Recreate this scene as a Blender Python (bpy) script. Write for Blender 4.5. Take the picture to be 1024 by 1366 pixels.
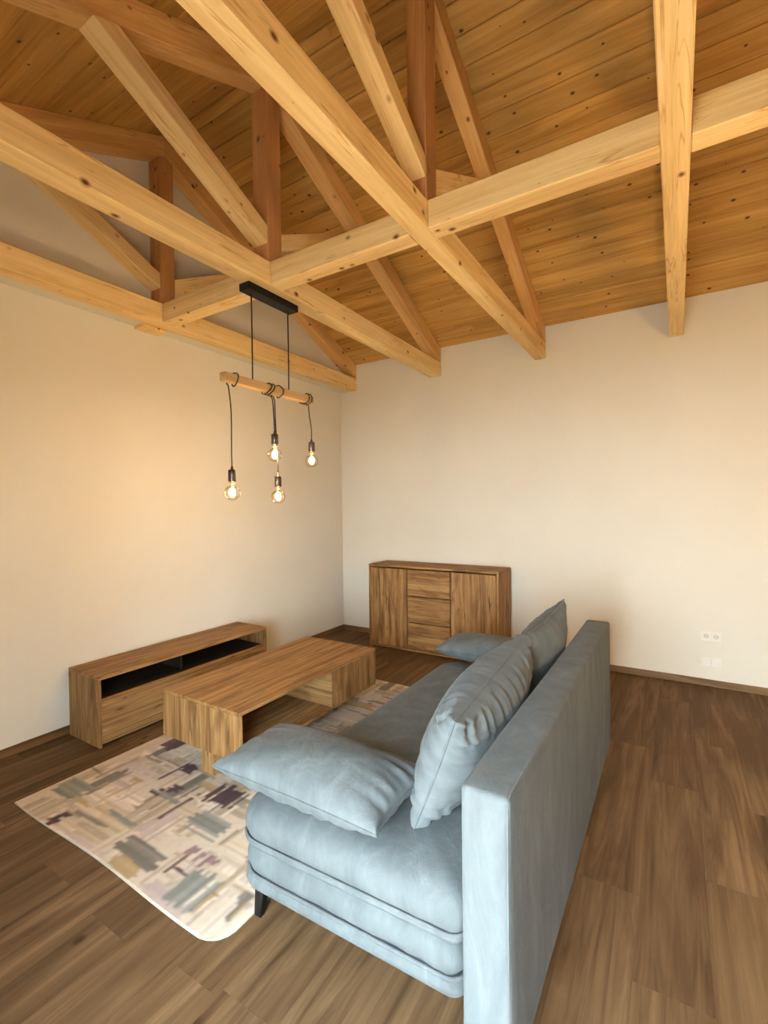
import bpy, bmesh, math, random
import numpy as np
from mathutils import Vector, Matrix

for o in list(bpy.data.objects):
    bpy.data.objects.remove(o, do_unlink=True)
scene = bpy.context.scene
C = scene.collection
R = math.radians
rnd = random.Random(7)

# ------------------------------------------------------------------ camera
CAM = Vector((3.5425, -4.7339, 1.53))
yaw, pitch, roll, FPX = R(31.767), R(-0.767), R(-0.698), 630.75
cf = Vector((-math.sin(yaw)*math.cos(pitch), math.cos(yaw)*math.cos(pitch), math.sin(pitch)))
cr = Vector((math.cos(yaw), math.sin(yaw), 0)); cu = cr.cross(cf)
cr2 = math.cos(roll)*cr + math.sin(roll)*cu
cu2 = -math.sin(roll)*cr + math.cos(roll)*cu
cam_data = bpy.data.cameras.new('camera'); cam = bpy.data.objects.new('camera', cam_data); C.objects.link(cam)
cam.matrix_world = Matrix(((cr2.x, cu2.x, -cf.x, CAM.x), (cr2.y, cu2.y, -cf.y, CAM.y), (cr2.z, cu2.z, -cf.z, CAM.z), (0, 0, 0, 1)))
cam_data.sensor_fit = 'HORIZONTAL'; cam_data.sensor_width = 36; cam_data.lens = 36*FPX/1024
cam_data.clip_start = 0.02
scene.camera = cam

# ------------------------------------------------------------------ world, exposure
SKY_STRENGTH = 66.0
BULB_STRENGTH = (600.0, 1300.0)   # lamp over the table, lamp further out in the room
EXPOSURE = 0.0
w = bpy.data.worlds.new('overcast_sky'); scene.world = w; w.use_nodes = True
bg = w.node_tree.nodes['Background']
bg.inputs[0].default_value = (0.86, 0.95, 1.0, 1); bg.inputs[1].default_value = SKY_STRENGTH
bounce_sun_data = bpy.data.lights.new('bounce_sun', 'SUN'); bounce_sun_data.energy = 320.0; bounce_sun_data.color = (1.0, 0.93, 0.82); bounce_sun_data.angle = R(0.6)
bounce_sun = bpy.data.objects.new('bounce_sun', bounce_sun_data); C.objects.link(bounce_sun); bounce_sun.location = (3, -12, 12)
bounce_sun.rotation_euler = (R(30), 0, R(-8))          # high sun added to bounce floor light onto the beam undersides, 60 degrees up
scene.view_settings.view_transform = 'Standard'; scene.view_settings.look = 'None'
scene.view_settings.gamma = 1; scene.view_settings.use_curve_mapping = False
scene.view_settings.exposure = EXPOSURE

# ------------------------------------------------------------------ dimensions (metres)
YN = -5.2                      # near wall, behind the camera
XR = 6.0                       # right wall, outside the frame
ZE, SL = 3.237, 0.449          # ceiling height at the eaves, roof slope
YR = -2.5                      # ridge
ZT0, ZT1 = 2.933, 3.080        # tie beams, bottom and top
WIN = (2.5, 3.7, 0.0, 2.0)    # glazed door behind the camera
def zceil(y): return ZE + SL*(-y if y > YR else (y - 2*YR))

# ------------------------------------------------------------------ materials
def srgb(r, g, b):
    f = lambda c: (c/255/12.92 if c/255 <= 0.04045 else ((c/255+0.055)/1.055)**2.4)
    return (f(r), f(g), f(b), 1)
def new_mat(name):
    m = bpy.data.materials.new(name); m.use_nodes = True
    nt = m.node_tree; b = nt.nodes['Principled BSDF']
    return m, nt, b
def N(nt, t, **k):
    n = nt.nodes.new(t)
    for a, v in k.items(): setattr(n, a, v)
    return n
def L(nt, a, b): nt.links.new(a, b)
def ramp(nt, fac, stops, interp='LINEAR'):
    r = N(nt, 'ShaderNodeValToRGB'); r.color_ramp.interpolation = interp
    els = r.color_ramp.elements
    while len(els) < len(stops): els.new(0.5)
    for e, (p, c) in zip(els, stops): e.position = p; e.color = c
    L(nt, fac, r.inputs[0]); return r.outputs[0]
def mix(nt, fac, a, b, mode='MIX'):
    m = N(nt, 'ShaderNodeMix', data_type='RGBA', blend_type=mode)
    for s, v in ((0, fac), (6, a), (7, b)):
        if hasattr(v, 'is_output'): L(nt, v, m.inputs[s])
        else: m.inputs[s].default_value = v
    return m.outputs[2]
def math_n(nt, op, a, b=None, c=None):
    m = N(nt, 'ShaderNodeMath', operation=op)
    for i, v in enumerate((a, b, c)):
        if v is None: continue
        if hasattr(v, 'is_output'): L(nt, v, m.inputs[i])
        else: m.inputs[i].default_value = v
    return m.outputs[0]
def obj_coords(nt, axis, stretch=1.0):
    """object coordinates with the grain axis turned onto Y, shifted at random from piece to piece"""
    tc = N(nt, 'ShaderNodeTexCoord'); oi = N(nt, 'ShaderNodeObjectInfo')
    comb = N(nt, 'ShaderNodeCombineXYZ')
    for i in range(3): L(nt, math_n(nt, 'MULTIPLY', oi.outputs['Random'], (37.0, 91.0, 53.0)[i]), comb.inputs[i])
    add = N(nt, 'ShaderNodeVectorMath', operation='ADD')
    sep = N(nt, 'ShaderNodeSeparateXYZ'); L(nt, tc.outputs['Object'], sep.inputs[0])
    c2 = N(nt, 'ShaderNodeCombineXYZ')
    order = {'X': (1, 0, 2), 'Y': (0, 1, 2), 'Z': (0, 2, 1)}[axis]
    for i in range(3): L(nt, sep.outputs[order[i]], c2.inputs[i])
    L(nt, c2.outputs[0], add.inputs[0]); L(nt, comb.outputs[0], add.inputs[1])
    return add.outputs[0], oi.outputs['Random']
def scaled(nt, vec, s):
    m = N(nt, 'ShaderNodeVectorMath', operation='MULTIPLY'); L(nt, vec, m.inputs[0]); m.inputs[1].default_value = s
    return m.outputs[0]
def noise(nt, vec, scale, detail=3, rough=0.5, dist=0.0):
    n = N(nt, 'ShaderNodeTexNoise'); L(nt, vec, n.inputs['Vector'])
    n.inputs['Scale'].default_value = scale; n.inputs['Detail'].default_value = detail
    n.inputs['Roughness'].default_value = rough; n.inputs['Distortion'].default_value = dist
    return n.outputs[0]
def wood(name, axis, dark, mid, light, rough=0.55, streak=9.0, along=0.09, fine=70.0, knots=0, knot_col=None,
         tone=0.25, bump=0.15, knot_size=0.055, spec=0.3, blotch=None, cracks=None, fine_amt=0.5, flat=False):
    m, nt, b = new_mat(name)
    v, rd = obj_coords(nt, axis)
    g1 = noise(nt, scaled(nt, v, (1, along, 1)), streak, 5, 0.6, 1.2)
    g2 = noise(nt, scaled(nt, v, (1, 0.03, 1)), fine, 3, 0.6, 0.2)
    col = ramp(nt, g1, [(0.30, dark), (0.48, mid), (0.68, light)])
    f = math_n(nt, 'MULTIPLY_ADD', g2, fine_amt, 1-fine_amt/2)
    col = mix(nt, 1.0, col, f, 'MULTIPLY')
    if blotch:
        g3 = noise(nt, scaled(nt, v, (1, 0.22, 1)), blotch[0], 4, 0.55, 0.6)
        col = mix(nt, ramp(nt, g3, [(0.5, (0, 0, 0, 1)), (0.72, (1, 1, 1, 1))]), col, blotch[1])
    if cracks:                                    # narrow dark splits and knots that follow the grain
        cw = noise(nt, scaled(nt, v, (1, 0.05, 1)), 16.0, 2, 0.5, 1.6)
        ln = math_n(nt, 'ABSOLUTE', math_n(nt, 'SUBTRACT', cw, 0.5))
        gate = noise(nt, scaled(nt, v, (1, 0.5, 1)), 7.0, 2, 0.5)
        k = math_n(nt, 'MULTIPLY', ramp(nt, ln, [(0.0, (1, 1, 1, 1)), (0.022, (0, 0, 0, 1))]), ramp(nt, gate, [(0.48, (0, 0, 0, 1)), (0.60, (0.85, 0.85, 0.85, 1))]))
        col = mix(nt, k, col, cracks)
    t = math_n(nt, 'MULTIPLY_ADD', rd, tone, 1-tone/2)
    col = mix(nt, 1.0, col, t, 'MULTIPLY')
    if knots:
        vo = N(nt, 'ShaderNodeTexVoronoi', voronoi_dimensions='2D' if flat else '3D'); vo.inputs['Scale'].default_value = knots
        L(nt, scaled(nt, v, (1, 0.72, 0 if flat else 1)), vo.inputs['Vector'])
        sepc = N(nt, 'ShaderNodeSeparateColor'); L(nt, vo.outputs['Color'], sepc.inputs[0])
        size = math_n(nt, 'MULTIPLY', sepc.outputs[0], knot_size*knots)
        d = math_n(nt, 'DIVIDE', vo.outputs['Distance'], size)
        k = ramp(nt, d, [(0.35, (1, 1, 1, 1)), (0.75, (0.35, 0.35, 0.35, 1)), (1.0, (0, 0, 0, 1))])
        col = mix(nt, k, col, knot_col or (0.05, 0.018, 0.006, 1))
    L(nt, col, b.inputs['Base Color'])
    b.inputs['Roughness'].default_value = rough; b.inputs['Specular IOR Level'].default_value = spec
    bp = N(nt, 'ShaderNodeBump'); bp.inputs['Strength'].default_value = bump; bp.inputs['Distance'].default_value = 0.002
    L(nt, g2, bp.inputs['Height']); L(nt, bp.outputs[0], b.inputs['Normal'])
    return m
def pine_set(name, dark, mid, light):
    return {a: wood(name+a, a, srgb(*dark), srgb(*mid), srgb(*light), 0.6, 7, 0.10, 60, 10.0, srgb(96, 50, 18), 0.14, 0.2, 0.022,
                    cracks=srgb(176, 132, 78)) for a in 'XYZ'}
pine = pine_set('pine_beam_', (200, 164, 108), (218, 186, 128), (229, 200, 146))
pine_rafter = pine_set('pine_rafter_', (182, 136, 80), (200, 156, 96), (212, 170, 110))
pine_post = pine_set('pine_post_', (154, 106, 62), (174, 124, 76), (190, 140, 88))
bar_wood = wood('lamp_bar_wood', 'Y', srgb(150, 118, 76), srgb(168, 136, 90), srgb(182, 150, 104), 0.6, 16, 0.06)
pine_board = wood('pine_board', 'X', srgb(142, 102, 46), srgb(170, 128, 64), srgb(188, 147, 80), 0.55, 9, 0.06, 55, 5.5,
                  srgb(58, 26, 8), 0.30, 0.2, 0.016, flat=True, fine_amt=0.6)
oak_args = dict(dark=srgb(92, 64, 36), mid=srgb(138, 103, 62), light=srgb(166, 132, 88), rough=0.5, streak=24, along=0.045,
                fine=90, tone=0.10, bump=0.12, blotch=(10.0, srgb(98, 68, 38)), cracks=srgb(52, 32, 16))
oak = {a: wood('rustic_oak_'+a, a, **oak_args) for a in 'XYZ'}
floor_mat = wood('floor_oak', 'Y', srgb(68, 51, 34), srgb(95, 74, 51), srgb(119, 96, 69), 0.55, 13, 0.07, 75, 1.8,
                 srgb(60, 42, 26), 0.12, 0.1, 0.022, 0.12, blotch=(5.0, srgb(82, 62, 42)), fine_amt=0.5, flat=True)
base_mat = wood('baseboard_oak', 'Y', srgb(78, 54, 32), srgb(104, 75, 46), srgb(124, 92, 60), 0.5)
base_mat_x = wood('baseboard_oak_x', 'X', srgb(92, 70, 44), srgb(116, 90, 58), srgb(132, 106, 72), 0.5)
def plaster():
    m, nt, b = new_mat('white_plaster')
    tc = N(nt, 'ShaderNodeTexCoord')
    n1 = noise(nt, tc.outputs['Object'], 1.3, 3, 0.5); n2 = noise(nt, tc.outputs['Object'], 90, 3, 0.6)
    col = ramp(nt, n1, [(0.3, (0.650, 0.615, 0.525, 1)), (0.7, (0.680, 0.648, 0.563, 1))])
    L(nt, col, b.inputs['Base Color']); b.inputs['Roughness'].default_value = 0.9
    b.inputs['Specular IOR Level'].default_value = 0.15
    bp = N(nt, 'ShaderNodeBump'); bp.inputs['Strength'].default_value = 0.12; bp.inputs['Distance'].default_value = 0.002
    L(nt, n2, bp.inputs['Height']); L(nt, bp.outputs[0], b.inputs['Normal'])
    return m
plaster_mat = plaster()
def plain(name, col, rough=0.5, metal=0.0, spec=0.5):
    m, nt, b = new_mat(name)
    tc = N(nt, 'ShaderNodeTexCoord'); n = noise(nt, tc.outputs['Object'], 30, 2)
    c = mix(nt, n, tuple(0.93*x for x in col[:3])+(1,), tuple(min(1, 1.05*x) for x in col[:3])+(1,))
    L(nt, c, b.inputs['Base Color']); b.inputs['Roughness'].default_value = rough
    b.inputs['Metallic'].default_value = metal; b.inputs['Specular IOR Level'].default_value = spec
    return m
black_metal = plain('black_metal', (0.004, 0.004, 0.004, 1), 0.5, 0.0, 0.2)
black_cord = plain('black_textile_cord', (0.018, 0.014, 0.012, 1), 0.8)
socket_mat = plain('black_bakelite', (0.03, 0.02, 0.016, 1), 0.3)
white_plastic = plain('white_plastic', (0.70, 0.67, 0.60, 1), 0.35)
dark_hole = plain('dark_recess', (0.3, 0.27, 0.22, 1), 0.8)
niche_shade_black = plain('niche_shade_black', (0.018, 0.013, 0.010, 1), 0.6, 0.0, 0.2)  # deep shade of the bench niche, painted into its lining
brass = plain('brass_cap', (0.65, 0.45, 0.18, 1), 0.35, 1.0)
frame_white = plain('white_window_frame', (0.8, 0.8, 0.8, 1), 0.4)
backing_mat = plain('roof_backing', (0.12, 0.07, 0.03, 1), 0.9)
def velvet():
    m, nt, b = new_mat('grey_blue_velvet')
    tc = N(nt, 'ShaderNodeTexCoord')
    n1 = noise(nt, scaled(nt, tc.outputs['Object'], (1, 1, 0.28)), 9.0, 5, 0.65, 0.6)
    n2 = noise(nt, tc.outputs['Object'], 350, 2, 0.5)
    n3 = noise(nt, scaled(nt, tc.outputs['Object'], (1, 1, 0.4)), 14, 4, 0.55, 1.0)
    col = ramp(nt, n1, [(0.3, srgb(79, 85, 87)), (0.55, srgb(90, 97, 99)), (0.75, srgb(103, 110, 112))])
    L(nt, col, b.inputs['Base Color']); b.inputs['Roughness'].default_value = 0.75
    b.inputs['Specular IOR Level'].default_value = 0.05
    b.inputs['Sheen Weight'].default_value = 0.06; b.inputs['Sheen Roughness'].default_value = 0.4
    b.inputs['Sheen Tint'].default_value = (0.9, 0.95, 1, 1)
    h = math_n(nt, 'MULTIPLY_ADD', n3, 5.0, n2)
    bp = N(nt, 'ShaderNodeBump'); bp.inputs['Strength'].default_value = 0.22; bp.inputs['Distance'].default_value = 0.004
    L(nt, h, bp.inputs['Height']); L(nt, bp.outputs[0], b.inputs['Normal'])
    return m
velvet_mat = velvet()
def glass(name, tint=(1, 1, 1, 1), refl=0.5):
    m, nt, b = new_mat(name); nt.nodes.remove(b)
    out = nt.nodes['Material Output']
    tr = N(nt, 'ShaderNodeBsdfTransparent'); tr.inputs[0].default_value = tint
    gl = N(nt, 'ShaderNodeBsdfGlossy'); gl.inputs['Roughness'].default_value = 0.02
    lw = N(nt, 'ShaderNodeLayerWeight'); lw.inputs[0].default_value = 0.25
    f = math_n(nt, 'MULTIPLY', lw.outputs['Fresnel'], refl)
    ms = N(nt, 'ShaderNodeMixShader'); L(nt, f, ms.inputs[0]); L(nt, tr.outputs[0], ms.inputs[1]); L(nt, gl.outputs[0], ms.inputs[2])
    L(nt, ms.outputs[0], out.inputs[0]); return m
bulb_glass = glass('bulb_glass', (1, 0.97, 0.9, 1), 0.6)
pane_glass = glass('window_glass', (0.97, 0.99, 1, 1), 0.5)
def emitter(name, col, s):
    m, nt, b = new_mat(name); nt.nodes.remove(b)
    e = N(nt, 'ShaderNodeEmission'); e.inputs[0].default_value = col; e.inputs[1].default_value = s
    L(nt, e.outputs[0], nt.nodes['Material Output'].inputs[0]); return m
filament_mats = [emitter('glowing_filament', (1.0, 0.64, 0.29, 1), b) for b in BULB_STRENGTH]
def rug_material():
    m, nt, b = new_mat('printed_rug_pile')
    at = N(nt, 'ShaderNodeVertexColor'); at.layer_name = 'print'
    tc = N(nt, 'ShaderNodeTexCoord'); n = noise(nt, tc.outputs['Object'], 420, 2, 0.6)
    n1 = noise(nt, tc.outputs['Object'], 25, 4, 0.6)
    f = math_n(nt, 'MULTIPLY_ADD', n, 0.3, math_n(nt, 'MULTIPLY_ADD', n1, 0.3, 0.70))
    L(nt, mix(nt, 1.0, at.outputs[0], f, 'MULTIPLY'), b.inputs['Base Color'])
    b.inputs['Roughness'].default_value = 0.95; b.inputs['Specular IOR Level'].default_value = 0.1
    bp = N(nt, 'ShaderNodeBump'); bp.inputs['Strength'].default_value = 0.5; bp.inputs['Distance'].default_value = 0.003
    L(nt, n, bp.inputs['Height']); L(nt, bp.outputs[0], b.inputs['Normal'])
    return m
rug_mat = rug_material()
binding_mat = plain('cream_rug_binding', srgb(176, 166, 150), 0.9)

# ------------------------------------------------------------------ mesh helpers
def link(name, me, mat=None, parent=None, loc=None):
    o = bpy.data.objects.new(name, me); C.objects.link(o)
    if mat is not None and me is not None and not me.materials: me.materials.append(mat)
    if parent is not None: o.parent = parent
    if loc is not None: o.location = loc
    return o
def empty(name, loc, label, cat, group=None):
    o = bpy.data.objects.new(name, None); C.objects.link(o); o.location = loc; o.empty_display_size = 0.1
    o['label'] = label; o['category'] = cat
    if group: o['group'] = group
    return o
def tag(o, label, cat, group=None):
    o['label'] = label; o['category'] = cat
    if group: o['group'] = group
    return o
def struct(o): o['kind'] = 'structure'; return o
def from_bm(bm, name, smooth=False):
    bmesh.ops.recalc_face_normals(bm, faces=bm.faces)
    me = bpy.data.meshes.new(name); bm.to_mesh(me); bm.free()
    if smooth: me.polygons.foreach_set('use_smooth', [True]*len(me.polygons))
    return me
def bm_box(bm, x0, x1, y0, y1, z0, z1):
    vs = [bm.verts.new((x, y, z)) for x in (x0, x1) for y in (y0, y1) for z in (z0, z1)]
    for f in ((0, 1, 3, 2), (4, 6, 7, 5), (0, 4, 5, 1), (2, 3, 7, 6), (0, 2, 6, 4), (1, 5, 7, 3)):
        bm.faces.new([vs[i] for i in f])
def box_me(name, dims, bev=0.0, seg=1):
    bm = bmesh.new(); bm_box(bm, *dims)
    if bev: bmesh.ops.bevel(bm, geom=list(bm.edges), offset=bev, segments=seg, affect='EDGES', profile=0.5, clamp_overlap=True)
    return from_bm(bm, name, smooth=False)
def box(name, dims, mat, parent=None, bev=0.0, seg=1, origin=(0, 0, 0)):
    """box in world metres; origin = world position of the parent"""
    d = (dims[0]-origin[0], dims[1]-origin[0], dims[2]-origin[1], dims[3]-origin[1], dims[4]-origin[2], dims[5]-origin[2])
    return link(name, box_me(name, d, bev, seg), mat, parent)
def prism(name, poly, x0, x1, mat, parent, origin, angle=0.0, bev=0.004):
    """polygon in the y-z plane pushed from x0 to x1; the piece's own Y axis lies at `angle` so its grain follows it"""
    cy = sum(p[0] for p in poly)/len(poly); cz = sum(p[1] for p in poly)/len(poly)
    ca, sa = math.cos(-angle), math.sin(-angle)
    bm = bmesh.new(); A = []; B = []
    for (y, z) in poly:
        dy, dz = y-cy, z-cz
        ly, lz = ca*dy-sa*dz, sa*dy+ca*dz
        A.append(bm.verts.new((-(x1-x0)/2, ly, lz))); B.append(bm.verts.new(((x1-x0)/2, ly, lz)))
    bm.faces.new(A); bm.faces.new(B[::-1]); n = len(poly)
    for i in range(n): bm.faces.new((A[i], B[i], B[(i+1) % n], A[(i+1) % n]))
    if bev: bmesh.ops.bevel(bm, geom=list(bm.edges), offset=bev, segments=1, affect='EDGES')
    o = link(name, from_bm(bm, name), mat, parent, ((x0+x1)/2-origin[0], cy-origin[1], cz-origin[2]))
    o.rotation_euler = (angle, 0, 0)
    return o
def tube_me(name, pts, r, n=8, closed=False):
    pts = [Vector(p) for p in pts]; m = len(pts)
    bm = bmesh.new(); rings = []; prev = None
    for i, p in enumerate(pts):
        a = pts[(i-1) % m] if (i > 0 or closed) else p; b = pts[(i+1) % m] if (i < m-1 or closed) else p
        t = (b-a).normalized()
        if prev is None:
            u = t.cross(Vector((0.3, 0.2, 1)) if abs(t.z) < 0.9 else Vector((1, 0, 0))).normalized()
        else:
            u = (prev - t*prev.dot(t)).normalized()
        prev = u; v = t.cross(u)
        rr = r[i] if isinstance(r, (list, tuple)) else r
        rings.append([bm.verts.new(p + rr*(math.cos(k*2*math.pi/n)*u + math.sin(k*2*math.pi/n)*v)) for k in range(n)])
    for i in range(m if closed else m-1):
        A, B = rings[i], rings[(i+1) % m]
        for k in range(n): bm.faces.new((A[k], A[(k+1) % n], B[(k+1) % n], B[k]))
    if not closed: bm.faces.new(rings[0][::-1]); bm.faces.new(rings[-1])
    return from_bm(bm, name, True)
def lathe_me(name, prof, n=20):
    bm = bmesh.new(); rings = []
    for (r, z) in prof:
        if r < 1e-6: rings.append([bm.verts.new((0, 0, z))])
        else: rings.append([bm.verts.new((r*math.cos(k*2*math.pi/n), r*math.sin(k*2*math.pi/n), z)) for k in range(n)])
    for A, B in zip(rings, rings[1:]):
        for k in range(n):
            q = [A[k % len(A)], A[(k+1) % len(A)], B[(k+1) % len(B)], B[k % len(B)]]
            q = list(dict.fromkeys(q))
            if len(q) > 2: bm.faces.new(q)
    return from_bm(bm, name, True)

# ------------------------------------------------------------------ the room shell
def gable(name, xw0, xw1, xg0, xg1):
    bm = bmesh.new()
    bm_box(bm, xw0, xw1, YN-0.2, 0.2, 0, ZT0)
    poly = [(0.2, ZT0), (0.2, zceil(0)-0.2*SL+0.06), (YR, zceil(YR)+0.06), (YN-0.2, zceil(YN-0.2)+0.06), (YN-0.2, ZT0)]
    A = [bm.verts.new((xg0, y, z)) for y, z in poly]; B = [bm.verts.new((xg1, y, z)) for y, z in poly]
    bm.faces.new(A); bm.faces.new(B[::-1])
    for i in range(5): bm.faces.new((A[i], B[i], B[(i+1) % 5], A[(i+1) % 5]))
    return struct(link(name, from_bm(bm, name), plaster_mat))
gable('wall_left', -0.2, 0, -0.2, 0.115)
gable('wall_right', XR, XR+0.2, XR, XR+0.2)
struct(box('wall_back', (0, XR, 0, 0.2, 0, ZE+0.02), plaster_mat))
bm = bmesh.new(); zt = zceil(YN)+0.03
bm_box(bm, 0, WIN[0], YN-0.2, YN, 0, zt); bm_box(bm, WIN[1], XR, YN-0.2, YN, 0, zt); bm_box(bm, WIN[0], WIN[1], YN-0.2, YN, WIN[3], zt)
struct(link('wall_near', from_bm(bm, 'wall_near'), plaster_mat))
# glazed terrace door in the near wall
wroot = struct(box('window_1', (WIN[0], WIN[1], YN-0.14, YN-0.06, 0, 0.07), frame_white, bev=0.004))
box('frame', (WIN[0], WIN[1], YN-0.14, YN-0.06, WIN[3]-0.07, WIN[3]), frame_white, wroot, 0.004)
for x in (WIN[0], (WIN[0]+WIN[1])/2-0.05, WIN[1]-0.07):
    box('frame', (x, x+(0.1 if WIN[0] < x < WIN[1]-0.1 else 0.07), YN-0.14, YN-0.06, 0.07, WIN[3]-0.07), frame_white, wroot, 0.004)
xm = (WIN[0]+WIN[1])/2
for a, b in ((WIN[0]+0.07, xm-0.05), (xm+0.05, WIN[1]-0.07)):
    box('pane', (a, b, YN-0.104, YN-0.098, 0.07, WIN[3]-0.07), pane_glass, wroot)
pd = bpy.data.lights.new('window_portal', 'AREA'); pd.shape = 'RECTANGLE'; pd.size = WIN[1]-WIN[0]; pd.size_y = WIN[3]-WIN[2]
pd.cycles.is_portal = True
po = bpy.data.objects.new('window_portal', pd); C.objects.link(po)
po.location = (xm, YN-0.19, WIN[3]/2); po.rotation_euler = (R(-90), 0, 0)      # faces into the room

# unseen ground added outside the door to dim daylight on the upper wall
struct(box('ground', (-6, 12, -16, YN-0.2, -0.25, -0.05), plain('added_ground_paving', (0.16, 0.15, 0.13, 1), 0.9)))

# floor: sub-floor and laminate planks
fl = struct(box('floor', (-0.2, XR+0.2, YN-0.2, 0.2, -0.15, -0.012), backing_mat))
PW, PL = 0.22, 1.29
phase = {0: -3.055, 1: -2.45, -1: -2.675}
plank_cache = {}
k0 = math.floor((0-3.415)/PW); k1 = math.ceil((XR-3.415)/PW)
for k in range(k0, k1):
    x0 = max(3.415+k*PW, 0.0); x1 = min(3.415+(k+1)*PW, XR)
    if x1-x0 < 0.01: continue
    ph = phase.get(k, rnd.uniform(-PL, 0))
    ph = ph - PL*math.ceil((ph-YN)/PL)
    y = ph
    while y < 0:
        a, b = max(y, YN), min(y+PL, 0.0); y += PL
        if b-a < 0.005: continue
        key = (round(x1-x0, 4), round(b-a, 4))
        if key not in plank_cache:
            g = 0.0002; hx, hy = (x1-x0)/2-g, (b-a)/2-g
            me = box_me('plank', (-hx, hx, -hy, hy, -0.012, 0), 0.0005); me.materials.append(floor_mat); plank_cache[key] = me
        link('plank', plank_cache[key], None, fl, ((x0+x1)/2, (a+b)/2, 0))

# ceiling: backing and tongue-and-groove boards
bm = bmesh.new()
poly = [(0.2, ZE-0.2*SL), (YR, zceil(YR)), (YN-0.2, zceil(YN-0.2))]
lo = [(y, z+0.035) for y, z in poly]; hi = [(y, z+0.15) for y, z in poly]; ring = lo+hi[::-1]
A = [bm.verts.new((-0.2, y, z)) for y, z in ring]; B = [bm.verts.new((XR+0.2, y, z)) for y, z in ring]
for i in range(6): bm.faces.new((A[i], A[(i+1) % 6], B[(i+1) % 6], B[i]))
for V in (A, B): bm.faces.new((V[0], V[1], V[4], V[5])); bm.faces.new((V[1], V[2], V[3], V[4]))
ceil = struct(link('ceiling', from_bm(bm, 'ceiling'), backing_mat))
def board_me(length, bw):
    g, c, t = 0.0012, 0.0045, 0.02
    pr = [(-bw/2+g, t), (-bw/2+g, c), (-bw/2+g+c, 0), (bw/2-g-c, 0), (bw/2-g, c), (bw/2-g, t)]
    bm = bmesh.new(); A = [bm.verts.new((-length/2, y, z)) for y, z in pr]; B = [bm.verts.new((length/2, y, z)) for y, z in pr]
    bm.faces.new(A); bm.faces.new(B[::-1])
    for i in range(6): bm.faces.new((A[i], B[i], B[(i+1) % 6], A[(i+1) % 6]))
    me = from_bm(bm, 'board'); me.materials.append(pine_board); return me
BP = 0.135*math.sqrt(1+SL*SL); slope = math.atan(SL)
bcache = {}
for side in (1, -1):                  # 1: back slope, -1: near slope
    run = (0.0-YR) if side == 1 else (YR-YN)
    nb = math.ceil(run/0.135)
    for i in range(nb):
        yc = (0.0 - (i+0.5)*0.135) if side == 1 else (YR - 0.0 - (i+0.5)*0.135)
        bw = BP
        if side == 1 and i == nb-1: pass
        if side == 1 and yc-0.0675 < YR:
            w_ = (yc+0.0675-YR); yc = YR+w_/2; bw = w_*math.sqrt(1+SL*SL)
        cut = rnd.choice((1.8, 2.42, 3.54, 4.65))
        for a, b in ((0.0, cut), (cut, XR)):
            key = (round(b-a, 3), round(bw, 4))
            if key not in bcache: bcache[key] = board_me(b-a-0.002, bw)
            o = link('board', bcache[key], None, ceil, ((a+b)/2, yc, zceil(yc)))
            o.rotation_euler = (-slope*side, 0, 0)

# skirting boards
struct(box('baseboard_left', (0, 0.014, YN, 0, 0, 0.056), base_mat, bev=0.003))
struct(box('baseboard_back', (0.014, XR, -0.014, 0, 0, 0.056), base_mat_x, bev=0.003))
struct(box('baseboard_right', (XR-0.014, XR, YN, -0.014, 0, 0.056), base_mat, bev=0.003))

# ------------------------------------------------------------------ roof trusses
RB = 0.155                       # plumb depth of a rafter
def truss(xa, xb, label):
    org = (xa, YR, ZT0)
    t = empty('roof_truss', org, label, 'roof truss')
    prism('tie_beam', [(0, ZT0), (0, ZT1), (YN, ZT1), (YN, ZT0)], xa, xb, pine['Y'], t, org, 0, 0.005)
    zr = zceil(YR)
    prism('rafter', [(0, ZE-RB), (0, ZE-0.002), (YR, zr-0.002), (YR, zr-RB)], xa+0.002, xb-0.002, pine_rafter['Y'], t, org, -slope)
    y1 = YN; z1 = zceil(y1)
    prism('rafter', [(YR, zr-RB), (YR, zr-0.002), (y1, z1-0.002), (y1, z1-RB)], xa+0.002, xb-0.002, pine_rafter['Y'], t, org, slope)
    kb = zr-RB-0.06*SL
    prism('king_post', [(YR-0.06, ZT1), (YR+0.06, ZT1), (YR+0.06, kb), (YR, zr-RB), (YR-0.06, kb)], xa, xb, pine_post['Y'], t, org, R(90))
    ss, th = 0.50, 0.10*math.sqrt(1+0.25)
    for s in (1, -1):                                     # strut from the king post foot up to the rafter
        f = lambda d, b: (YR+s*(0.06+d), ZT1+0.11+b+ss*d)
        e0 = (zr-RB-SL*0.06 - (ZT1+0.11))/(ss+SL); e1 = (zr-RB-SL*0.06 - (ZT1+0.11+th))/(ss+SL)
        prism('strut', [f(0, 0), f(e0, 0), f(e1, th), f(0, th)], xa+0.003, xb-0.003, pine['Y'], t, org, s*math.atan(ss))
    return t
TX = [(0.115, 0.243), (1.234, 1.366), (2.366, 2.472), (3.490, 3.594), (4.610, 4.715)]
TL = ['pine roof truss set against the plastered gable wall above the low media bench',
      'pine roof truss that carries the pendant lamp over the coffee table',
      'pine roof truss between the pendant lamp and the wall sockets, above the sideboard end',
      'pine roof truss ending on the back wall above the wall sockets',
      'pine roof truss to the right of the wall sockets, carrying another pendant lamp']
for (a, b), l in zip(TX, TL): truss(a, b, l)
CL = ['short pine cross beam from the gable wall truss to the lamp truss',
      'pine cross beam from the lamp truss to the truss above the sideboard end',
      'pine cross beam from the truss above the sideboard end to the truss above the sockets',
      'pine cross beam starting at the truss above the sockets and running away from the sideboard']
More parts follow.
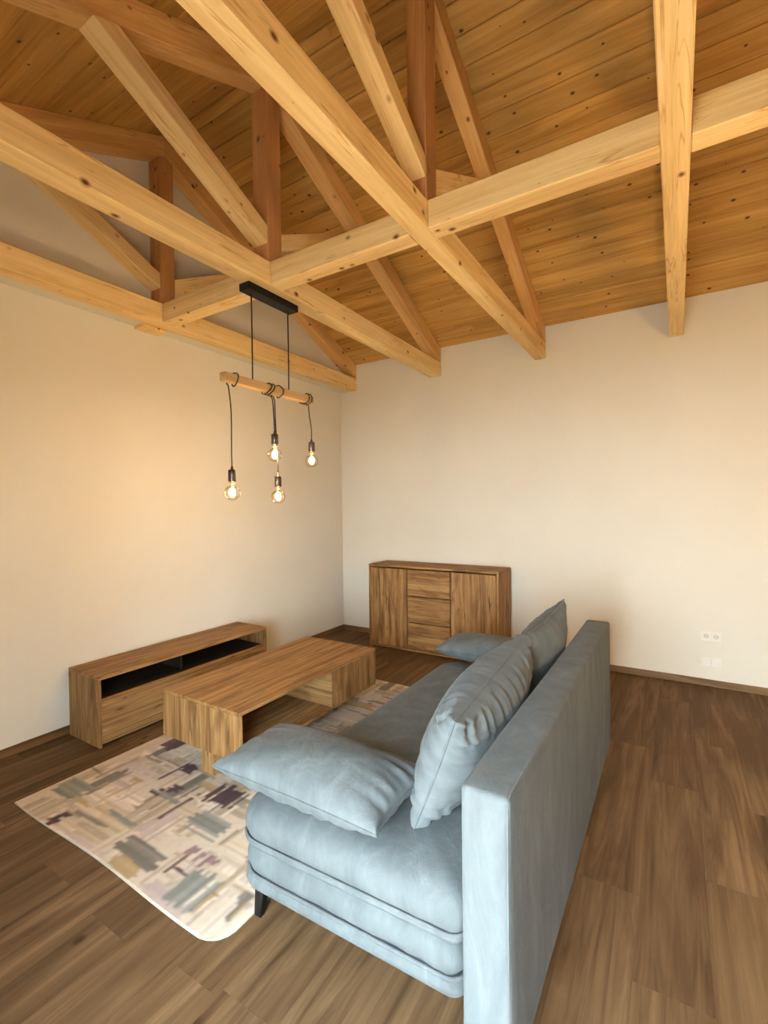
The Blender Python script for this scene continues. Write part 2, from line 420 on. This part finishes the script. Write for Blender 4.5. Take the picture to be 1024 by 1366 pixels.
for i in range(4):
    a, b = TX[i][1], TX[i+1][0]
    o = tag(link('cross_beam', box_me('cross_beam', (-(b-a)/2, (b-a)/2, -0.057, 0.057, 0, ZT1-ZT0-0.003), 0.005), pine['X'], None, ((a+b)/2, YR+0.005, ZT0+0.001)),
            CL[i], 'beam', 'cross beams between the trusses')
blk = tag(box('bearing_block', (0.0, 0.125, -2.63, -2.44, ZT0-0.024, ZT0), pine['X'], None, 0.004),
          'small pine bearing block under the gable wall truss beside the short cross beam', 'block')

# ------------------------------------------------------------------ pendant lamps
def pendant(x, y0, label, filament_mat):
    Z = ZT0
    root = empty('pendant_lamp', (x, y0, Z), label, 'lamp')
    O = (x, y0, Z)
    link('canopy', box_me('canopy', (-0.045, 0.045, -0.225, 0.225, -0.047, 0), 0.004), black_metal, root)
    zb0, zb1 = 2.285-Z, 2.335-Z
    bar = link('wooden_bar', box_me('wooden_bar', (-0.025, 0.025, -0.40, 0.40, zb0, zb1), 0.0012), bar_wood, root)
    for dy in (-0.165, 0.165):
        link('suspension_cord', tube_me('suspension_cord', [(0, dy, -0.045), (0.001, dy+0.001, (zb1-0.05)/2), (0, dy, zb1-0.002)], 0.0046, 6), black_cord, root)
    # (where the cord leaves the bar, where the wraps start, number of wraps, y and z of the socket top)
    spec = [(-0.345, -0.29, 1, -0.34, 1.775), (0.005, -0.06, 2, 0.022, 2.035), (0.03, 0.10, 1, 0.047, 1.755), (0.385, 0.315, 2, 0.398, 2.022)]
    for n, (ye, ys, wraps, yb, zt) in enumerate(spec):
        pts = []
        sgn = 1 if ye > ys else -1
        steps = 14*wraps+5
        for i in range(steps+1):
            a = math.pi*0.75 + 2*math.pi*i/14
            t = i/steps; yy = ys+(ye-ys)*t
            rr = 0.040 + 0.004*math.sin(3*a+n)
            cx = rr*math.cos(a); cz = rr*math.sin(a)
            pts.append((cx, yy+0.01*math.sin(a), (zb0+zb1)/2+cz))
        lx, ly, lz = pts[-1]
        zt_ = zt-Z
        for t in (0.06, 0.15, 0.3, 0.5, 0.7, 0.85, 1.0):
            bow = 0.012*math.sin(math.pi*t*1.5+n)*(1-t)
            pts.append((lx*(1-min(1, t*3)), ly+(yb-ly)*min(1, t*1.6)+bow, lz+(zt_-lz)*t))
        link('lamp_cord', tube_me('lamp_cord', pts, 0.0042, 6), black_cord, root)
        link('socket', lathe_me('socket', [(0.0, 0.022), (0.006, 0.022), (0.009, 0.004), (0.022, 0.0), (0.0235, -0.004), (0.0235, -0.068), (0.021, -0.072), (0.0, -0.072)]),
             socket_mat, root, (0, yb, zt_-0.018))
        bz = zt_-0.018-0.072
        prof = [(0.013, 0.0), (0.0135, -0.012), (0.016, -0.022)]
        for i in range(1, 15):
            a = math.pi*(0.17+0.83*i/14.0)
            prof.append((max(0.0, 0.0475*math.sin(a)), -0.066+0.0475*math.cos(a)))
        prof[-1] = (0.0, prof[-1][1])
        bl = link('bulb', lathe_me('bulb', prof, 24), bulb_glass, root, (0, yb, bz))
        link('bulb_cap', lathe_me('bulb_cap', [(0.0, 0.001), (0.0142, 0.001), (0.0142, -0.014), (0.0, -0.014)], 16), brass, bl)
        link('filament', lathe_me('filament', [(0.0, -0.036), (0.008, -0.038), (0.014, -0.048), (0.0185, -0.062), (0.017, -0.076), (0.009, -0.088), (0.0, -0.091)], 12), filament_mat, bl)
        link('filament_stem', lathe_me('filament_stem', [(0.0, -0.0145), (0.005, -0.0145), (0.004, -0.0365), (0.0, -0.0365)], 8), bulb_glass, bl)
    return root
pendant(1.255, -2.44, 'pendant lamp of four bare bulbs on a wooden bar above the coffee table', filament_mats[0])
pendant(4.663, -2.44, 'pendant lamp of four bare bulbs hung out in the room past the sockets', filament_mats[1])

# ------------------------------------------------------------------ sideboard
SX0, SX1, SY0, SY1, SH = 0.672, 2.126, -0.433, -0.050, 0.897
O = (SX0, SY1, 0)
sb = empty('sideboard', O, 'tall rustic oak sideboard with two doors and three drawers against the back wall', 'sideboard')
def sbx(n, d, m, p=None, bev=0.0015): return box(n, d, m, p or sb, bev, 1, O)
sbx('top_panel', (SX0, SX1, SY0, SY1, SH-0.022, SH), oak['X'])
sbx('side_panel', (SX0, SX0+0.018, SY0, SY1, 0, SH-0.0225), oak['Z'])
sbx('side_panel', (SX1-0.018, SX1, SY0, SY1, 0, SH-0.0225), oak['Z'])
sbx('bottom_panel', (SX0+0.0185, SX1-0.0185, SY0+0.004, SY1, 0.012, 0.030), oak['X'])
sbx('back_panel', (SX0+0.0185, SX1-0.0185, SY1-0.012, SY1-0.004, 0.031, SH-0.023), oak['X'])
for x in (1.143, 1.640): sbx('divider', (x-0.009, x+0.009, SY0+0.070, SY1-0.013, 0.031, SH-0.023), oak['Z'])
fy = (SY0+0.002, SY0+0.020)
zl, zh = 0.038, SH-0.034
sbx('door', (SX0+0.024, 1.142, fy[0], fy[1], zl, zh), oak['Z'], None, 0.002)
sbx('door', (1.641, SX1-0.024, fy[0], fy[1], zl, zh), oak['Z'], None, 0.002)
dz = (zh-zl)/3
for i in range(3): sbx('drawer', (1.152, 1.631, fy[0], fy[1], zl+i*dz+(0.0055 if i else 0), zl+(i+1)*dz-0.0055*(i < 2)), oak['X'], None, 0.002)

# ------------------------------------------------------------------ low media bench on the left wall
MX0, MX1, MY0, MY1, MH = 0.030, 0.412, -3.152, -1.703, 0.458
O2 = (MX0, MY0, 0)
mb = empty('media_bench', O2, 'low rustic oak media bench with an open shelf along the left wall', 'cabinet')
def mbx(n, d, m, bev=0.0015): return box(n, d, m, mb, bev, 1, O2)
mbx('top_panel', (MX0, MX1, MY0, MY1, MH-0.022, MH), oak['Y'])
mbx('side_panel', (MX0, MX1-0.001, MY0, MY0+0.018, 0, MH-0.0225), oak['Z'])
mbx('side_panel', (MX0, MX1-0.001, MY1-0.018, MY1, 0, MH-0.0225), oak['Z'])
mbx('bottom_panel', (MX0, MX1-0.022, MY0+0.0185, MY1-0.0185, 0.010, 0.028), oak['Y'])
mbx('back_panel', (MX0, MX0+0.006, MY0+0.0185, MY1-0.0185, 0.0285, MH-0.0225), niche_shade_black)
mbx('shelf', (MX0+0.0065, MX1-0.024, MY0+0.0185, MY1-0.0185, 0.286, 0.304), niche_shade_black)
mbx('divider', (MX0+0.0065, MX1-0.10, -2.50, -2.482, 0.3045, MH-0.0225), niche_shade_black)
mbx('flap_door', (MX1-0.019, MX1-0.001, MY0+0.020, MY1-0.020, 0.024, 0.311), oak['Y'], 0.002)

# ------------------------------------------------------------------ coffee table
TX0, TX1, TY0, TY1, TZ0, TZ1 = 0.882, 1.562, -3.018, -1.688, 0.156, 0.433
O3 = (TX0, TY0, 0.009)
ct = empty('coffee_table', O3, 'rustic oak coffee table with an open compartment standing on the patterned rug', 'table')
def ctx(n, d, m, bev=0.0015): return box(n, d, m, ct, bev, 1, O3)
ctx('table_top', (TX0, TX1, TY0, TY1, TZ1-0.019, TZ1), oak['Y'])
ctx('bottom_panel', (TX0, TX1, TY0+0.0185, TY1-0.0185, TZ0, TZ0+0.019), oak['Y'])
ctx('end_panel', (TX0, TX1, TY0, TY0+0.018, TZ0, TZ1-0.0195), oak['Z'])
ctx('end_panel', (TX0, TX1, TY1-0.018, TY1, TZ0, TZ1-0.0195), oak['Z'])
ctx('divider', (TX0+0.02, TX1, -2.232, -2.214, TZ0+0.0195, TZ1-0.0195), oak['X'])
ctx('door', (TX1-0.018, TX1-0.001, -2.211, TY1-0.021, TZ0+0.003, TZ1-0.022), oak['Z'], 0.002)
ctx('back_panel', (TX0+0.001, TX0+0.017, TY0+0.021, -2.235, TZ0+0.0195, TZ1-0.0195), oak['Y'])
ctx('door', (TX0+0.001, TX0+0.018, -2.211, TY1-0.021, TZ0+0.003, TZ1-0.022), oak['Z'], 0.002)
ctx('shelf_panel', (TX0+0.018, TX1-0.02, -2.213, TY1-0.019, TZ0+0.02, TZ0+0.028), oak['Y'])
for ya, yb_ in ((-2.985, -2.967), (-1.80, -1.782)):
    ctx('leg_panel', (1.195, 1.29, ya, yb_, 0.009, TZ0-0.0005), oak['Z'])
for ya, yb_ in ((-2.985, -2.66), (-2.03, -1.782)):
    ctx('leg_panel', (1.2905, 1.3085, ya, yb_, 0.009, TZ0-0.0005), oak['Z'])

# ------------------------------------------------------------------ rug
RX0, RX1, RY0, RY1 = 0.605, 2.185, -3.672, -1.272
def rug():
    st = 0.006
    nx, ny = int((RX1-RX0)/st), int((RY1-RY0)/st)
    X, Y = np.meshgrid(np.linspace(RX0, RX1, nx+1), np.linspace(RY0, RY1, ny+1), indexing='ij')
    rg = np.random.default_rng(12)
    pal = [(226, 212, 194), (214, 198, 178), (196, 180, 160), (204, 186, 160), (186, 170, 150), (170, 158, 138), (150, 140, 122),
           (138, 132, 122), (188, 164, 126), (176, 150, 112), (112, 92, 90), (94, 76, 80), (150, 124, 126), (148, 150, 142), (208, 190, 182)]
    wt = np.array([14, 14, 12, 9, 9, 7, 5, 4, 5, 4, 2.2, 1.6, 2.2, 4, 8.0]); wt /= wt.sum()
    lin = 0.85*np.array([srgb(*p)[:3] for p in pal])
    col = np.tile(0.85*np.array(srgb(212, 198, 180)[:3]), (nx+1, ny+1, 1))
    def patch(cx, cy, lw, lh, horiz, c):
        m = 0.03
        i0, i1 = np.searchsorted(X[:, 0], (cx-lw/2-m, cx+lw/2+m)); j0, j1 = np.searchsorted(Y[0], (cy-lh/2-m, cy+lh/2+m))
        xs, ys = X[i0:i1, j0:j1], Y[i0:i1, j0:j1]
        if xs.size == 0: return
        s = ys if horiz else xs          # across the strokes
        t = xs if horiz else ys          # along the strokes
        c0 = cy if horiz else cx; l0 = cx if horiz else cy
        half = (lh if horiz else lw)/2; hl = (lw if horiz else lh)/2
        nb = max(2, int(2*half/0.016)); band = np.clip(((s-c0+half)/(2*half)*nb).astype(int), 0, nb-1)
        jit = rg.uniform(-0.025, 0.025, (2, nb)); ton = rg.uniform(0.74, 1.12, nb); gap = rg.random(nb) < 0.14
        ph, fr = rg.uniform(0, 6), rg.uniform(10, 22)
        wob = 0.004*np.sin(t*fr+ph)
        ok = (s > c0-half+wob) & (s < c0+half+wob) & (t > l0-hl+jit[0][band]) & (t < l0+hl+jit[1][band]) & ~gap[band]
        cc = lin[c]*ton[band][..., None]
        col[i0:i1, j0:j1] = np.where(ok[..., None], cc, col[i0:i1, j0:j1])
    light = [0, 1, 2, 3, 14, 0, 1]; middle = [2, 3, 4, 5, 6, 7, 8, 9, 13, 14, 1]
    for k in range(110):
        h = rg.random() < 0.5
        a, b = rg.uniform(0.22, 0.42), rg.uniform(0.12, 0.22); lw, lh = (a, b) if h else (b, a)
        patch(rg.uniform(RX0, RX1), rg.uniform(RY0, RY1), lw, lh, h, light[rg.integers(len(light))])
    for k in range(120):
        h = rg.random() < 0.5
        a, b = rg.uniform(0.12, 0.28), rg.uniform(0.05, 0.12); lw, lh = (a, b) if h else (b, a)
        patch(rg.uniform(RX0, RX1), rg.uniform(RY0, RY1), lw, lh, h, (middle if rg.random() < 0.6 else light)[rg.integers(7)])
    for k in range(150):
        h = rg.random() < 0.5
        a, b = rg.uniform(0.10, 0.26), rg.uniform(0.012, 0.03); lw, lh = (a, b) if h else (b, a)
        patch(rg.uniform(RX0, RX1), rg.uniform(RY0, RY1), lw, lh, h, rg.choice(len(pal), p=wt))
    for cx, cy, lw, lh, h, c in ((0.74, -3.46, 0.20, 0.13, 1, 13), (1.52, -3.08, 0.20, 0.15, 0, 11), (1.62, -3.28, 0.22, 0.17, 1, 13), (1.90, -3.56, 0.16, 0.16, 0, 13),
                                 (1.78, -3.42, 0.18, 0.06, 0, 12), (1.70, -3.50, 0.09, 0.12, 0, 10), (0.94, -3.62, 0.05, 0.10, 1, 11), (1.12, -3.02, 0.10, 0.10, 1, 11),
                                 (0.78, -2.86, 0.13, 0.16, 0, 10), (1.22, -3.18, 0.06, 0.07, 1, 11), (1.16, -3.24, 0.05, 0.06, 1, 11)):
        patch(cx, cy, lw, lh, bool(h), c)
    for ax in (0, 1): col = (np.roll(col, 1, ax)+2*col+np.roll(col, -1, ax))/4
    # rounded corners and a slightly wavy border
    rc = 0.09; x2, y2 = X.copy(), Y.copy()
    cxm, cym, hx, hy = (RX0+RX1)/2, (RY0+RY1)/2, (RX1-RX0)/2, (RY1-RY0)/2
    dx, dy = (X-cxm)/hx, (Y-cym)/hy
    # cut each row's end to the rounded outline
    ex = np.where(np.abs(dy)*hy > hy-rc, hx-rc+np.sqrt(np.clip(rc**2-(np.abs(dy)*hy-(hy-rc))**2, 0, None)), hx)
    near = dy < 0
    ex = np.where(near & (dx > 0), ex, np.where(np.abs(dy)*hy > hy-0.02, hx-0.004, hx))
    x2 = np.minimum(X, cxm+ex)
    y2 = Y+0.006*np.sin(X*7.0)*(1-np.abs(dy))*0 + np.where(near, 0.007*np.sin(X*5.2+0.7)*np.abs(dy)**6, 0)
    Z = np.full_like(X, 0.009)
    n = (nx+1)*(ny+1); co = np.stack([x2-RX0, y2-RY0, Z], -1).reshape(-1, 3)
    idx = np.arange(n).reshape(nx+1, ny+1)
    q = np.stack([idx[:-1, :-1], idx[1:, :-1], idx[1:, 1:], idx[:-1, 1:]], -1).reshape(-1, 4)
    border = np.concatenate([idx[:, 0], idx[-1, 1:], idx[-2::-1, -1], idx[0, -2:0:-1]])
    low = co[border].copy(); low[:, 2] = 0.001
    nbm = len(border); li = n+np.arange(nbm)
    side = np.stack([border, li, np.roll(li, -1), np.roll(border, -1)], -1)
    verts = np.concatenate([co, low]); faces = np.concatenate([q, side])
    me = bpy.data.meshes.new('rug'); me.vertices.add(len(verts)); me.vertices.foreach_set('co', verts.astype(np.float32).ravel())
    me.loops.add(faces.size); me.loops.foreach_set('vertex_index', faces.astype(np.int32).ravel())
    me.polygons.add(len(faces)); me.polygons.foreach_set('loop_start', np.arange(0, faces.size, 4, dtype=np.int32))
    me.update(calc_edges=True)
    at = me.color_attributes.new('print', 'FLOAT_COLOR', 'POINT')
    cc = np.concatenate([np.clip(col.reshape(-1, 3), 0, 1), np.tile(np.array(srgb(214, 204, 190)[:3]), (nbm, 1))])
    at.data.foreach_set('color', np.concatenate([cc, np.ones((len(cc), 1))], 1).astype(np.float32).ravel())
    o = link('rug', me, rug_mat, None, (RX0, RY0, 0))
    tag(o, 'beige and mauve patchwork rug with brushed blocks under the coffee table', 'rug')
    bpts = co[border][::4]; bpts = bpts[np.linalg.norm(bpts-np.roll(bpts, 1, 0), axis=1) > 1e-3]; bpts[:, 2] = 0.0045
    link('binding', tube_me('binding', [tuple(p) for p in bpts], 0.0036, 6, True), binding_mat, o)
rug()

# ------------------------------------------------------------------ sofa
FX0, FX1, FY0, FY1 = 2.105, 3.038, -3.542, -1.600
BX0, BX1, BY0, BY1, BH = 3.058, 3.190, -3.596, -1.538, 0.802
O4 = (2.6, -2.66, 0)
sofa = empty('sofa', O4, 'grey blue velvet sofa with a flat wide seat and straight backrest on black legs', 'sofa')
def ring_pts(inset, z, rl, rr, n=8, seg=18):
    """rounded rectangle: large radius at the front corners, small at the back"""
    x0, x1, y0, y1 = FX0+inset, FX1-inset, FY0+inset, FY1-inset
    pts = []
    for (cx, cy, r, a0) in ((x1-rr, y0+rr, rr, -90), (x1-rr, y1-rr, rr, 0), (x0+rl, y1-rl, rl, 90), (x0+rl, y0+rl, rl, 180)):
        for i in range(n+1):
            a = R(a0+90*i/n); pts.append(Vector((cx+r*math.cos(a), cy+r*math.sin(a), z)))
    out = []
    for i, p in enumerate(pts):
        q = pts[(i+1) % len(pts)]
        k = seg if i % (n+1) == n else 1
        for j in range(k): out.append(p.lerp(q, j/k))
    return out
def seat_layer(name, prof, parent, wr=0.0, seed=0):
    bm = bmesh.new(); rings = []
    for j, (z, ins) in enumerate(prof):
        ring = []
        P = ring_pts(min(ins, 0.5), z, max(0.02, 0.13-ins*0.5), max(0.015, 0.045-ins*0.3))
        for p in P:
            tilt = (p.x-FX0)/(FX1-FX0)*0.022
            d = 0.0
            if wr and prof[0][0] + 0.035 < z:
                s = p.y*3.1+p.x*5.3
                d = wr*(math.sin(s*4.0+seed)*0.5+math.sin(s*9.1+z*30+seed*2)*0.35+math.sin(s*17+z*60)*0.25)
                if p.x > FX1-0.25: d += 1.6*wr*math.sin((z*70+p.x*60))*max(0, (p.x-FX1+0.25)/0.25)
            cen = Vector(((FX0+FX1)/2, (FY0+FY1)/2, z)); v = (p-cen)
            nrm = Vector((v.x/(0.47**2)*abs(v.x/0.47)**4, v.y/(0.97**2)*abs(v.y/0.97)**4, 0))
            nrm = nrm.normalized() if nrm.length > 1e-6 else Vector((0, 0, 0))
            q = p + nrm*d; ring.append(bm.verts.new((q.x-O4[0], q.y-O4[1], q.z+tilt-O4[2])))
        rings.append(ring)
    n = len(rings[0])
    for A, B in zip(rings, rings[1:]):
        for k in range(n): bm.faces.new((A[k], A[(k+1) % n], B[(k+1) % n], B[k]))
    bm.faces.new(rings[0][::-1])
    # the last ring is closed by strips between its two long sides
    top = rings[-1]
    f = bm.faces.new(top)
    return link(name, from_bm(bm, name, True), velvet_mat, parent)
base = seat_layer('seat_base', [(0.118, 0.06), (0.121, 0.022), (0.130, 0.006), (0.145, 0.0), (0.160, 0.003), (0.170, 0.010), (0.174, 0.020),
                                (0.178, 0.022), (0.186, 0.014), (0.205, 0.008), (0.230, 0.008), (0.255, 0.014), (0.270, 0.030), (0.276, 0.06)], sofa, 0.004, 1)
seat = seat_layer('seat_cushion', [(0.277, 0.06), (0.279, 0.020), (0.286, 0.004), (0.297, 0.0), (0.306, 0.006), (0.309, 0.011), (0.314, 0.008), (0.335, 0.001), (0.360, 0.0),
                                   (0.382, 0.006), (0.400, 0.018), (0.416, 0.040), (0.427, 0.075), (0.435, 0.13), (0.441, 0.21), (0.445, 0.32)], sofa, 0.0025, 4)
def welt(parent, inset, z, r):
    P = ring_pts(inset, z, 0.13-inset*0.5, 0.045)
    pts = [(p.x-O4[0], p.y-O4[1], p.z+(p.x-FX0)/(FX1-FX0)*0.022) for p in P]
    link('welt', tube_me('welt', pts, r, 8, True), velvet_mat, parent)
welt(base, 0.012, 0.173, 0.007); welt(seat, 0.004, 0.307, 0.006)
# backrest: a padded upright slab
def slab(name, d, bev, parent, amp, seed):
    x0, x1, y0, y1, z0, z1 = d
    nx, ny, nz = 4, 40, 18
    bm = bmesh.new(); bm_box(bm, x0-O4[0], x1-O4[0], y0-O4[1], y1-O4[1], z0, z1)
    bmesh.ops.bevel(bm, geom=list(bm.edges), offset=bev, segments=3, affect='EDGES', profile=0.5)
    for axis, nn, lo, hi in (('y', ny, y0-O4[1]+bev, y1-O4[1]-bev), ('z', nz, z0+bev, z1-bev)):
        for i in range(1, nn):
            c = lo+(hi-lo)*i/nn
            bmesh.ops.bisect_plane(bm, geom=list(bm.verts)+list(bm.edges)+list(bm.faces), plane_co=(0, c, 0) if axis == 'y' else (0, 0, c),
                                   plane_no=(0, 1, 0) if axis == 'y' else (0, 0, 1))
    rg = random.Random(seed); ph = [rg.uniform(0, 6) for _ in range(6)]
    xm = (x0+x1)/2-O4[0]; hx = (x1-x0)/2
    for v in bm.verts:
        x, y, z = v.co
        wv = math.sin(y*4+ph[0]+z*2)*0.5+math.sin(y*9.3+ph[1]-z*3)*0.3+math.sin(z*8+ph[2]+y*2)*0.4+math.sin(y*21+z*6+ph[3])*0.15
        v.co.x += amp*wv*(1 if x > xm else -1)*min(1, abs(x-xm)/hx)
        if z > z1-bev*1.1: v.co.z += amp*0.6*math.sin(y*6+ph[4])
    return link(name, from_bm(bm, name, True), velvet_mat, parent)
back = slab('backrest', (BX0, BX1, BY0, BY1, 0.035, BH), 0.016, sofa, 0.0022, 3)
for x in (BX0+0.007, BX1-0.007):
    pts = [(x-O4[0], BY0+0.006-O4[1], 0.05), (x-O4[0], BY0+0.006-O4[1], BH-0.03), (x-O4[0], BY0+0.012-O4[1], BH-0.010), (x-O4[0], BY0+0.03-O4[1], BH-0.005)]
    pts += [(x-O4[0], BY0+0.03+(BY1-BY0-0.06)*i/12-O4[1], BH-0.0045) for i in range(1, 13)]
    link('seam', tube_me('seam', pts, 0.0030, 6), velvet_mat, back)
for (lx, ly, sx, sy) in ((2.215, -3.485, -1, -1), (2.215, -1.66, -1, 1), (2.80, -3.10, 1, -1), (2.80, -2.04, 1, 1)):
    bm = bmesh.new()
    top = [(lx-0.022, ly-0.018), (lx+0.022, ly-0.018), (lx+0.022, ly+0.018), (lx-0.022, ly+0.018)]
    bot = [(lx+sx*0.012-0.016, ly+sy*0.010-0.011), (lx+sx*0.012+0.016, ly+sy*0.010-0.011), (lx+sx*0.012+0.016, ly+sy*0.010+0.011), (lx+sx*0.012-0.016, ly+sy*0.010+0.011)]
    A = [bm.verts.new((x-O4[0], y-O4[1], 0.13)) for x, y in top]; B = [bm.verts.new((x-O4[0], y-O4[1], 0.0095 if x < RX1 else 0.0)) for x, y in bot]
    bm.faces.new(A); bm.faces.new(B[::-1])
    for i in range(4): bm.faces.new((A[i], B[i], B[(i+1) % 4], A[(i+1) % 4]))
    link('leg', from_bm(bm, 'leg'), black_metal, sofa)
for ly in (-3.40, -2.02):                            # hinge feet under the backrest
    link('foot', box_me('foot', (3.095-O4[0], 3.155-O4[0], ly-0.03-O4[1], ly+0.03-O4[1], 0, 0.037), 0.003), black_metal, sofa)
    link('hinge', box_me('hinge', (3.00-O4[0], 3.07-O4[0], ly-0.02-O4[1], ly+0.02-O4[1], 0.17, 0.20), 0.003), black_metal, sofa)

# ------------------------------------------------------------------ cushions
def pillow(center, ax_u, ax_v, wu, wv, th, label, seed, wrinkle=0.006, pinch=0.10, sag=0.0, bend=0.0, expo=0.42, n=52, folds=(13.0, 17.0), reach=6):
    u = Vector(ax_u).normalized(); nvec = u.cross(Vector(ax_v)).normalized(); v = nvec.cross(u)
    rg = random.Random(seed); ph = [rg.uniform(0, 6.28) for _ in range(8)]
    g = [math.sin(math.pi/2*(-1+2*i/n)) for i in range(n+1)]
    def pos(a, b, side):
        X = wu/2*a*(1-pinch*(1-b*b)*abs(a)**2); Y = wv/2*b*(1-pinch*(1-a*a)*abs(b)**2)
        e = max(0.0, (1-a*a)*(1-b*b))
        h = th/2*e**expo
        ea = abs(a)**reach*(1-a*a)**0.5*2.0; eb = abs(b)**reach*(1-b*b)**0.5*2.0
        ca = math.sin(b*folds[0]+ph[0]+1.3*math.sin(b*5+ph[1]))+0.6*math.sin(b*folds[0]*2.1+ph[2])
        cb = math.sin(a*folds[1]+ph[3]+1.3*math.sin(a*6+ph[4]))+0.6*math.sin(a*folds[1]*1.7+ph[5]+abs(b)*2)
        broad = 0.5*math.sin(a*3.1+ph[6]+b*2)+0.5*math.sin(b*4.2+ph[7]-a*2.2)
        h += side*0 + wrinkle*(ca*ea+cb*eb) + wrinkle*0.7*broad*e**0.7
        h = max(h, 0.0005)
        return (X, Y, side*h - sag*(a*a*0.5+b*b*0.5) + bend*a*a)
    bm = bmesh.new(); grids = {}
    for side in (1, -1):
        G = []
        for i in range(n+1):
            row = []
            for j in range(n+1):
                if side == -1 and (i in (0, n) or j in (0, n)): row.append(grids[1][i][j]); continue
                row.append(bm.verts.new(pos(g[i], g[j], side if not (i in (0, n) or j in (0, n)) else 0)))
            G.append(row)
        grids[side] = G
        for i in range(n):
            for j in range(n):
                q = [G[i][j], G[i+1][j], G[i+1][j+1], G[i][j+1]]
                bm.faces.new(q if side == 1 else q[::-1])
    me = bpy.data.meshes.new('cushion'); bm.normal_update(); bm.to_mesh(me)
    edge = [grids[1][i][0].co.copy() for i in range(n)]+[grids[1][n][j].co.copy() for j in range(n)]+[grids[1][n-i][n].co.copy() for i in range(n)]+[grids[1][0][n-j].co.copy() for j in range(n)]
    bm.free(); me.polygons.foreach_set('use_smooth', [True]*len(me.polygons))
    o = link('cushion', me, velvet_mat)
    c = Vector(center)
    o.matrix_world = Matrix(((u.x, v.x, nvec.x, c.x), (u.y, v.y, nvec.y, c.y), (u.z, v.z, nvec.z, c.z), (0, 0, 0, 1)))
    tag(o, label, 'cushion', 'cushions on the sofa')
    link('piping', tube_me('piping', [tuple(p) for p in edge], 0.0045, 6, True), velvet_mat, o)
    return o
# large cushions leaning on the backrest
pillow((2.875, -2.955, 0.690), (0.0, 0.85, 0.07), (0.40, 0, 1), 0.85, 0.45, 0.28, 'large creased velvet cushion leaning on the backrest beside the open seat end', 3, 0.010, 0.05, n=110, folds=(18.0, 40.0), reach=4)
pillow((2.93, -2.24, 0.725), (0.07, 1, 0.08), (0.20, -0.1, 1), 0.63, 0.49, 0.20, 'large velvet cushion leaning on the backrest at the sideboard end', 9, 0.006, 0.09)
# flat pillows at both ends of the seat
pillow((2.405, -3.378, 0.549), (1, 0.0, 0.0), (0.0, 1, 0.03), 0.74, 0.37, 0.19, 'flat velvet pillow lying on the open end of the seat away from the sideboard', 5, 0.008, 0.05, n=70, folds=(11.0, 22.0))
pillow((2.47, -1.64, 0.545), (1, 0.0, 0), (0, 1, 0), 0.68, 0.36, 0.18, 'flat velvet pillow lying on the seat end next to the sideboard', 6, 0.005, 0.05)

# ------------------------------------------------------------------ wall sockets
def wall_plate(z0, z1, kind):
    x0, x1 = 3.705, 3.852
    lab = {'socket': 'white double power socket on the back wall above the blank plate', 'blank': 'white double blank plate on the back wall just above the skirting'}[kind]
    Oz = (x0, 0, z0)
    r = empty('wall_socket' if kind == 'socket' else 'blank_plate', Oz, lab, 'socket' if kind == 'socket' else 'wall plate')
    link('frame', box_me('frame', (0, x1-x0, -0.009, 0, 0, z1-z0), 0.002), white_plastic, r)
    for i in (0, 1):
        a = 0.009+i*0.068
        ins = link('insert' if kind == 'socket' else 'cover', box_me('insert', (a, a+0.061, -0.0125, -0.0092, 0.009, z1-z0-0.009), 0.0015), white_plastic, r)
        if kind == 'socket':
            bm = bmesh.new(); n = 20; cx, cz = a+0.0305, (z1-z0)/2
            A = [bm.verts.new((cx+0.021*math.cos(k*2*math.pi/n), -0.0130, cz+0.021*math.sin(k*2*math.pi/n))) for k in range(n)]
            B = [bm.verts.new((cx+0.019*math.cos(k*2*math.pi/n), -0.0127, cz+0.019*math.sin(k*2*math.pi/n))) for k in range(n)]
            for k in range(n): bm.faces.new((A[k], A[(k+1) % n], B[(k+1) % n], B[k]))
            bm.faces.new(B)
            link('recess', from_bm(bm, 'recess'), plain('socket_recess', (0.56, 0.53, 0.46, 1), 0.5), ins)
            for dx in (-0.0095, 0.0095):
                link('pin_hole', box_me('pin_hole', (cx+dx-0.003, cx+dx+0.003, -0.0134, -0.0126, cz-0.003, cz+0.003)), dark_hole, ins)
wall_plate(0.376, 0.457, 'socket')
wall_plate(0.163, 0.243, 'blank')
